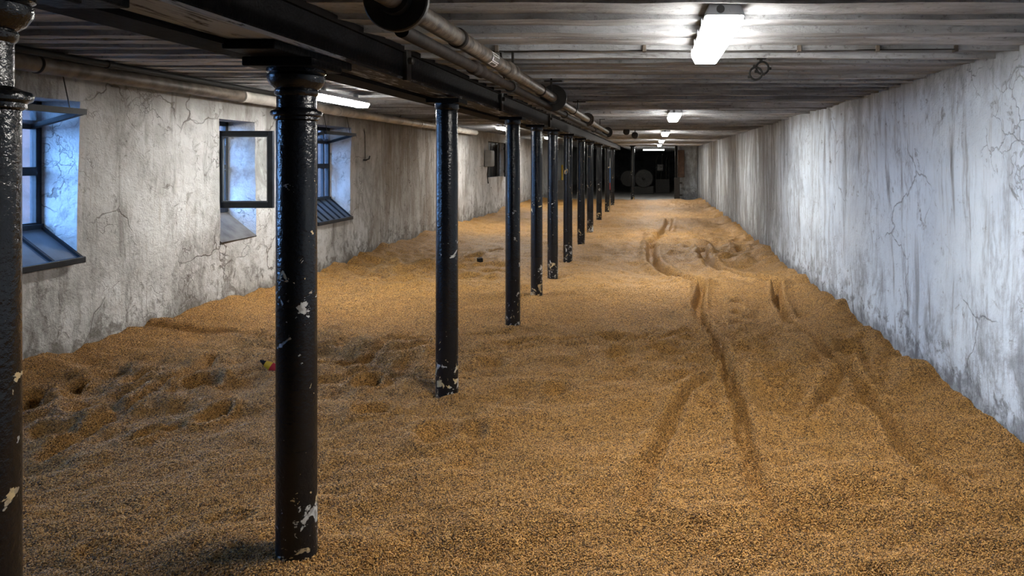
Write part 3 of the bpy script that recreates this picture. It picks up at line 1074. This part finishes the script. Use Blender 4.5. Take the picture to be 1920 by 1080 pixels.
def arcstrip(a0, a1, ya, yb, rr=pr + .0012):
    K = 5
    vs, fs = [], []
    for i in range(K + 1):
        a = a0 + (a1 - a0) * i / K
        for yy in (ya, yb):
            vs.append((PX + rr * math.sin(a), yy, PZ + rr * math.cos(a)))
    for i in range(K):
        fs.append((2 * i, 2 * i + 1, 2 * i + 3, 2 * i + 2))
    mk.add(vs, fs)


for (a0, a1) in ((0.95, 1.50), (2.30, 2.90)):                  # two outlined squares
    arcstrip(a0, a0 + .1, 3.20, 3.33); arcstrip(a1 - .1, a1, 3.20, 3.33)
    arcstrip(a0, a1, 3.20, 3.216); arcstrip(a0, a1, 3.314, 3.33)
arcstrip(1.62, 2.18, 3.20, 3.216); arcstrip(2.08, 2.18, 3.20, 3.33)   # an L between them
child(mk, 'stencil_mark', M['white'], pp)

P2X, P2Z = -0.80, 2.015
p2 = empty('return_pipe', (P2X, 0, P2Z)); tag(p2, 'thinner dark rusty pipe running beneath the brown steel pipe', 'pipe')
for a, b_ in ((2.2, 3.1), (3.2, 12.5)):
    child(MB().lathe([(.024, a), (.024, b_)], (P2X, 0, P2Z), 'y', 20), 'pipe_length', M['dark_pipe'], p2, True)
child(MB().lathe([(.024, 3.06), (.032, 3.07), (.032, 3.12), (.027, 3.13), (.027, 3.17), (.032, 3.18), (.032, 3.23), (.024, 3.24)], (P2X, 0, P2Z), 'y', 24), 'coupling', M['dark_pipe'], p2, True)
for yh in (3.9, 6.3, 9.5):
    child(MB().tube([(P2X + .03 * math.cos(a), yh, P2Z + .03 * math.sin(a)) for a in np.linspace(0, 2 * math.pi, 17)[:-1]], .006, 6, True), 'pipe_ring', M['dark_iron'], p2)
    child(MB().bar((P2X - .03, yh, P2Z), (P2X - .06, yh, ZR + .01), .01, .01), 'hanger_rod', M['dark_iron'], p2)
# valve pair at the far end of the pipes
for k, (x, y, z) in enumerate(((-0.50, 13.6, 2.16), (-0.34, 13.9, 2.10))):
    v = empty('valve_wheel', (x, y, z))
    tag(v, ['left dark valve wheel under the ceiling past the pipe end', 'right dark valve wheel under the ceiling past the pipe end'][k], 'valve', 'valve wheels past the pipe')
    child(MB().lathe([(.01, y - .03), (.065, y - .02), (.07, y), (.065, y + .02), (.01, y + .03)], (x, 0, z), 'y', 24), 'wheel', M['dark_iron'], v, True)
    child(MB().bar((x, y + .02, z), (x, y + .02, ZR + .02), .02, .02), 'stem', M['dark_iron'], v)
    child(MB().lathe([(.02, y + .02), (.02, y + .5)], (x, 0, z), 'y', 12), 'branch_pipe', M['dark_iron'], v, True)

# lagged pipe along the left wall
QX, QZ = -4.40, 2.285
lp = empty('lagged_pipe', (QX, 0, QZ)); tag(lp, 'fat pale lagged pipe along the top of the left wall', 'pipe')
yy = -2.4
for k, (a, b_) in enumerate(((-2.4, 1.6), (1.62, 4.9), (4.92, 7.35), (7.37, 9.6), (9.62, 13.0), (13.02, 17.2))):
    r = .062
    prof = [(r + .006, a), (r + .006, a + .05), (r, a + .06)] + [(r + random.uniform(-.002, .002), a + .1 + (b_ - a - .15) * i / 10) for i in range(11)] + [(r, b_)]
    child(MB().lathe(prof, (QX, 0, QZ), 'y', 24), 'lagging', M['lag_dirty' if k < 3 else 'lagging'], lp, True)
for yh in (3.4, 6.2, 9.0, 12.0):
    child(MB().bar((QX, yh, QZ + .055), (QX + .05, yh, ZL + .02), .025, .006), 'hanger_strap', M['dark_iron'], lp)
# black pipe riding above and behind it
bp_ = empty('black_conduit', (-4.27, 0, 2.355)); tag(bp_, 'black conduit under the boards beside the lagged pipe', 'pipe')
child(MB().tube([(-4.27, -2.4, 2.35), (-4.27, 3, 2.35), (-4.28, 5.5, 2.352), (-4.31, 8, 2.355)], .026, 12), 'conduit_length', M['black'], bp_, True)
child(MB().lathe([(.032, 5.4), (.032, 5.46)], (-4.28, 0, 2.352), 'y', 14), 'conduit_socket', M['black'], bp_, True)

# ------------------------------------------------------------------ strip lights
def strip_light(x, y0, ztop, label, length=1.0, rot=0.0):
    t = empty('strip_light', (x, y0, ztop))
    t.rotation_euler.z = rot
    tag(t, label, 'lamp', 'sealed strip lights on the ceiling')
    hw = .078
    # housing: shallow tray with a sloping end
    prof = [(-hw * .80, 0), (-hw, -.038), (-hw, -.046), (hw, -.046), (hw, -.038), (hw * .80, 0)]
    def loft(pr_, ya, yb, ins):
        n = len(pr_)
        vs = [(px * (1 - ins * .06), ya, pz) for px, pz in pr_] + [(px, ya + ins * .02, pz) for px, pz in pr_] + \
             [(px, yb - ins * .02, pz) for px, pz in pr_] + [(px * (1 - ins * .06), yb, pz) for px, pz in pr_]
        fs = []
        for k in range(3):
            for i in range(n):
                j = (i + 1) % n
                fs.append((k * n + i, k * n + j, (k + 1) * n + j, (k + 1) * n + i))
        fs += [tuple(range(n))[::-1], tuple(3 * n + i for i in range(n))]
        return vs, fs
    MB().add(*loft(prof, 0, length, 1)).build('housing', M['housing'], t, bevel=.004)
    d = [(-hw * .97, -.046), (-hw * .95, -.062), (-hw * .72, -.096), (hw * .72, -.096), (hw * .95, -.062), (hw * .97, -.046)]
    df = MB().add(*loft(d, .006, length - .006, 1)).build('diffuser', M['emit_side'], t)
    df.data.materials.append(M['emit'])
    for pl in df.data.polygons:
        if pl.normal.z < -0.95: pl.material_index = 1
    for k in range(4):
        for s_ in (-1, 1):
            yk = .14 + (length - .28) * k / 3
            MB().box(s_ * hw - .006, s_ * hw + .006, yk - .014, yk + .014, -.056, -.032).build('clip', M['housing'], t, bevel=.002)
    MB().lathe([(.016, -.004), (.016, .001)], (-.018, 0, -.022), 'y', 18).build('cable_knockout', M['knockout'], t)
    MB().lathe([(.015, -.003), (.015, .001)], (.030, 0, -.020), 'y', 18).build('blank_plug', M['housing'], t)
    MB().box(-.02, .02, .2, .24, -.005, .04).build('ceiling_bracket', M['housing'], t)
    MB().box(-.02, .02, length - .24, length - .2, -.005, .04).build('ceiling_bracket', M['housing'], t)
    return t


for k, y in enumerate((2.67, 8.25, 13.9, 19.5, 25.0)):
    strip_light(.285, y, ZR - .012, ['large lit strip light nearest the viewer on the right half of the ceiling',
                'second lit strip light down the right half of the ceiling', 'third lit strip light down the right half of the ceiling',
                'fourth, small and distant lit strip light on the right half of the ceiling', 'farthest strip light of the right-hand row'][k])
for k, (y, dz) in enumerate(((6.95, .085), (15.4, .012), (22.4, .012))):
    strip_light(-3.42, y, ZL - dz, ['lit strip light seen between the moulded column and the next, near the left wall',
                'second lit strip light near the left wall', 'farthest strip light near the left wall'][k], 1.22)
strip_light(0.55, 30.6, ZR - .10, 'lit strip light turned across the room at the far end', 0.92, math.radians(90))

# ------------------------------------------------------------------ small things on the ceiling
cw = empty('ceiling_cable', (0, 3.70, ZR)); tag(cw, 'thin dark cable clipped straight across the ceiling boards', 'cable')
child(MB().tube([(-.86, 3.70, 2.185), (-.3, 3.705, 2.188), (.4, 3.70, 2.187), (1.0, 3.695, 2.19), (1.64, 3.68, 2.192)], .004, 8), 'cable_run', M['dark_iron'], cw, True)
for x in (-.83, -.04, .79, 1.21, 1.63):
    child(MB().box(x - .010, x + .010, 3.675, 3.715, 2.180, 2.215), 'cable_clip', M['lag_dirty'], cw, bevel=.003)

rc = empty('pipe_clamp_rings', (.64, 4.06, 2.2)); tag(rc, 'pair of empty black pipe clamp rings hanging from the ceiling', 'pipe clamp')
for (cx, cz, cy) in ((.655, 2.145, 4.07), (.610, 2.107, 4.03)):
    child(MB().tube([(cx + .036 * math.cos(a), cy, cz + .036 * math.sin(a)) for a in np.linspace(0, 2 * math.pi, 25)[:-1]], .006, 8, True), 'clamp_ring', M['black'], rc, True)
    for a in (math.pi / 2 + .2, -.1, math.pi + .5):
        ex, ez = cx + .044 * math.cos(a), cz + .044 * math.sin(a)
        child(MB().box(ex - .008, ex + .008, cy - .012, cy + .012, ez - .007, ez + .007), 'clamp_lug', M['black'], rc, bevel=.002)
child(MB().bar((.650, 4.07, 2.185), (.650, 4.07, 2.225), .010, .010), 'clamp_stud', M['black'], rc)
child(MB().box(.625, .675, 4.05, 4.09, 2.196, 2.203), 'clamp_foot', M['black'], rc)

# ------------------------------------------------------------------ things on the left wall further down
eb = empty('electrical_box', (XL + .1, 18.95, 1.3)); tag(eb, 'grey electrical box on the left wall beside the dark opening', 'box')
child(MB().box(XL + .03, XL + .20, 18.8, 19.2, 1.42, 1.86), 'box_body', M['greybox'], eb, bevel=.01)
child(MB().box(XL + .20, XL + .215, 18.82, 19.18, 1.44, 1.84), 'box_door', M['greybox'], eb, bevel=.004)
child(MB().tube([(XL + .08, 19.0, 1.42), (XL + .06, 19.0, 1.2), (XL + .05, 19.15, .95)], .015, 8), 'cable_tail', M['black'], eb, True)
sh = empty('shutter', (XL, 21.35, 1.1)); tag(sh, 'dark plank shutter standing open at the wall opening', 'shutter')
for k in range(4):
    child(MB().box(XL + .03 + .10 * k, XL + .125 + .10 * k, 21.3, 21.335, 1.08, 2.12), 'shutter_plank', M['black'], sh)
for z in (1.25, 1.95):
    child(MB().box(XL + .02, XL + .44, 21.27, 21.30, z - .04, z + .04), 'shutter_ledge', M['dark_iron'], sh)
wh = empty('wall_hook', (XL + .03, 11.0, 1.5)); tag(wh, 'small iron hook with hanging cord on the left wall', 'hook')
child(MB().tube([(XL - .02, 10.95, 2.3), (XL + .03, 10.96, 2.0), (XL + .03, 10.97, 1.62)], .005, 6), 'cord', M['black'], wh)
child(MB().tube([(XL - .02, 10.97, 1.60), (XL + .05, 10.97, 1.60), (XL + .06, 11.05, 1.62), (XL + .05, 11.1, 1.66)], .012, 8), 'hook', M['dark_iron'], wh)

# ------------------------------------------------------------------ far end
mw = empty('drum_machine', (-.45, 37.5, -.22)); tag(mw, 'dark machine with a large round drum at the far end', 'machine')
child(MB().lathe([(.05, 36.7), (.46, 36.72), (.50, 36.76), (.50, 37.6), (.46, 37.64), (.05, 37.66)], (-.42, 0, .62), 'y', 40), 'drum', M['steel'], mw, True)
child(MB().lathe([(.02, 36.60), (.09, 36.62), (.09, 36.72)], (-.42, 0, .62), 'y', 20), 'hub', M['dark_iron'], mw, True)
child(MB().box(-.95, .1, 36.8, 37.8, -.22, .2), 'machine_base', M['dark_iron'], mw, bevel=.02)
child(MB().lathe([(.05, 36.9), (.42, 36.92), (.42, 37.0), (.05, 37.02)], (-1.25, 0, .60), 'y', 32), 'belt_wheel', M['dark_iron'], mw, True)
mc = empty('control_rack', (.6, 38, -.22)); tag(mc, 'dark rack of pipes and boxes beside the drum machine', 'machine')
child(MB().box(.2, 1.0, 38, 38.5, -.22, .55), 'cabinet', M['dark_iron'], mc, bevel=.02)
for x in (.25, .5, .8, .95):
    child(MB().tube([(x, 38.1, .5), (x, 38.1, 1.2 + .5 * math.sin(x * 9)), (x + .1, 38.1, 1.9)], .03, 8), 'riser_pipe', M['steel'], mc, True)
child(MB().box(.3, .62, 37.95, 38.1, 1.0, 1.35), 'gauge_box', M['greybox'], mc, bevel=.01)

ps = empty('door_post', (1.04, 29.4, -.22)); tag(ps, 'black post at the right end of the far opening', 'post')
child(MB().box(.99, 1.10, 29.35, 29.5, -.22, ZR - .02), 'post_shaft', M['black'], ps, bevel=.01)
child(MB().box(.96, 1.19, 29.2, 29.45, -.22, .85), 'post_guard', M['dark_iron'], ps, bevel=.01)
for z in (.1, .62):
    child(MB().box(1.16, 1.30, 29.25, 29.4, z - .03, z + .03), 'latch_bracket', M['dark_iron'], ps)
rb = MB().box(1.13, 1.42, 29.9, 29.96, .85, 2.03).build('hanging_board', M['redbrown'], None, bevel=.008)
tag(rb, 'red-brown board hanging on the cross wall beside the black post', 'board')

sp = empty('striped_banner', (-1.80, 31.0, -.22)); tag(sp, 'narrow panel banded white, blue and red seen between far columns', 'sign')
for z0, z1, mm in ((1.24, 1.69, 'white'), (.57, 1.24, 'blue'), (.25, .57, 'red')):
    child(MB().box(-1.90, -1.72, 31.0, 31.03, z0, z1 - .003), 'banner_band', M[mm], sp)
child(MB().box(-1.83, -1.79, 31.035, 31.065, -.2, 1.65), 'banner_pole', M['dark_iron'], sp)
child(MB().box(-2.0, -1.6, 30.9, 31.2, -.22, -.19), 'banner_foot', M['dark_iron'], sp)

gb = MB().box(-4.40, -3.85, 30.4, 30.8, -.22, .70).build('grey_cabinet', M['greybox'], None, bevel=.015)
tag(gb, 'pale grey cabinet at the far end of the left half', 'cabinet')
yp = MB().lathe([(.045, -.22), (.045, 1.35), (.03, 1.38)], (-4.05, 31.1, 0), 'z', 14).build('yellow_pole', M['yellow'], None, True)
tag(yp, 'slim yellow pole behind the pale grey cabinet', 'pole')

# ------------------------------------------------------------------ small things lying on the grain
X, Y = gx(506, 702)
g = ground(X, Y)
kn = empty('striped_tool', (X, Y, g)); tag(kn, 'pointed red, yellow and black tool tip sticking out behind the moulded column', 'tool')
d0 = Vector((-.062, -.02, .095)); d1 = Vector((.16, .0, -.045))
secs = [(0.0, .005, 'black'), (.16, .022, 'black'), (.16, .022, 'yellow'), (.34, .034, 'yellow'), (.34, .034, 'red'), (.52, .040, 'red'), (.52, .040, 'black'), (1.0, .036, 'black')]
for k in range(0, 8, 2):
    (ta, ra, mm), (tb, rb_, _) = secs[k], secs[k + 1]
    a = d0.lerp(d1, ta); b_ = d0.lerp(d1, tb)
    dd = (b_ - a).normalized(); u = dd.cross(Vector((0, 1, 0))).normalized(); vv = dd.cross(u)
    vs = []
    for p_, r_ in ((a, ra), (b_, rb_)):
        for i in range(8):
            t_ = 2 * math.pi * i / 8
            vs.append(p_ + u * math.cos(t_) * r_ + vv * math.sin(t_) * r_ * .45)
    fs = [(i, (i + 1) % 8, 8 + (i + 1) % 8, 8 + i) for i in range(8)] + [tuple(range(8))[::-1], tuple(range(8, 16))]
    MB().add(vs, fs).build(['tip', 'yellow_band', 'red_band', 'grip'][k // 2], M[mm], kn, True)

X, Y = gx(900, 493)
g = ground(X, Y)
db = empty('small_dark_block', (X, Y, g)); tag(db, 'small dark block lying on the grain right of the second full column', 'block')
db.rotation_euler = (0.15, -.1, .5)
MB().box(-.04, .04, -.035, .035, -.02, .055).build('block_body', M['black'], db, bevel=.006)
MB().box(-.03, .03, -.028, .028, .055, .062).build('block_lid', M['dark_iron'], db, bevel=.003)
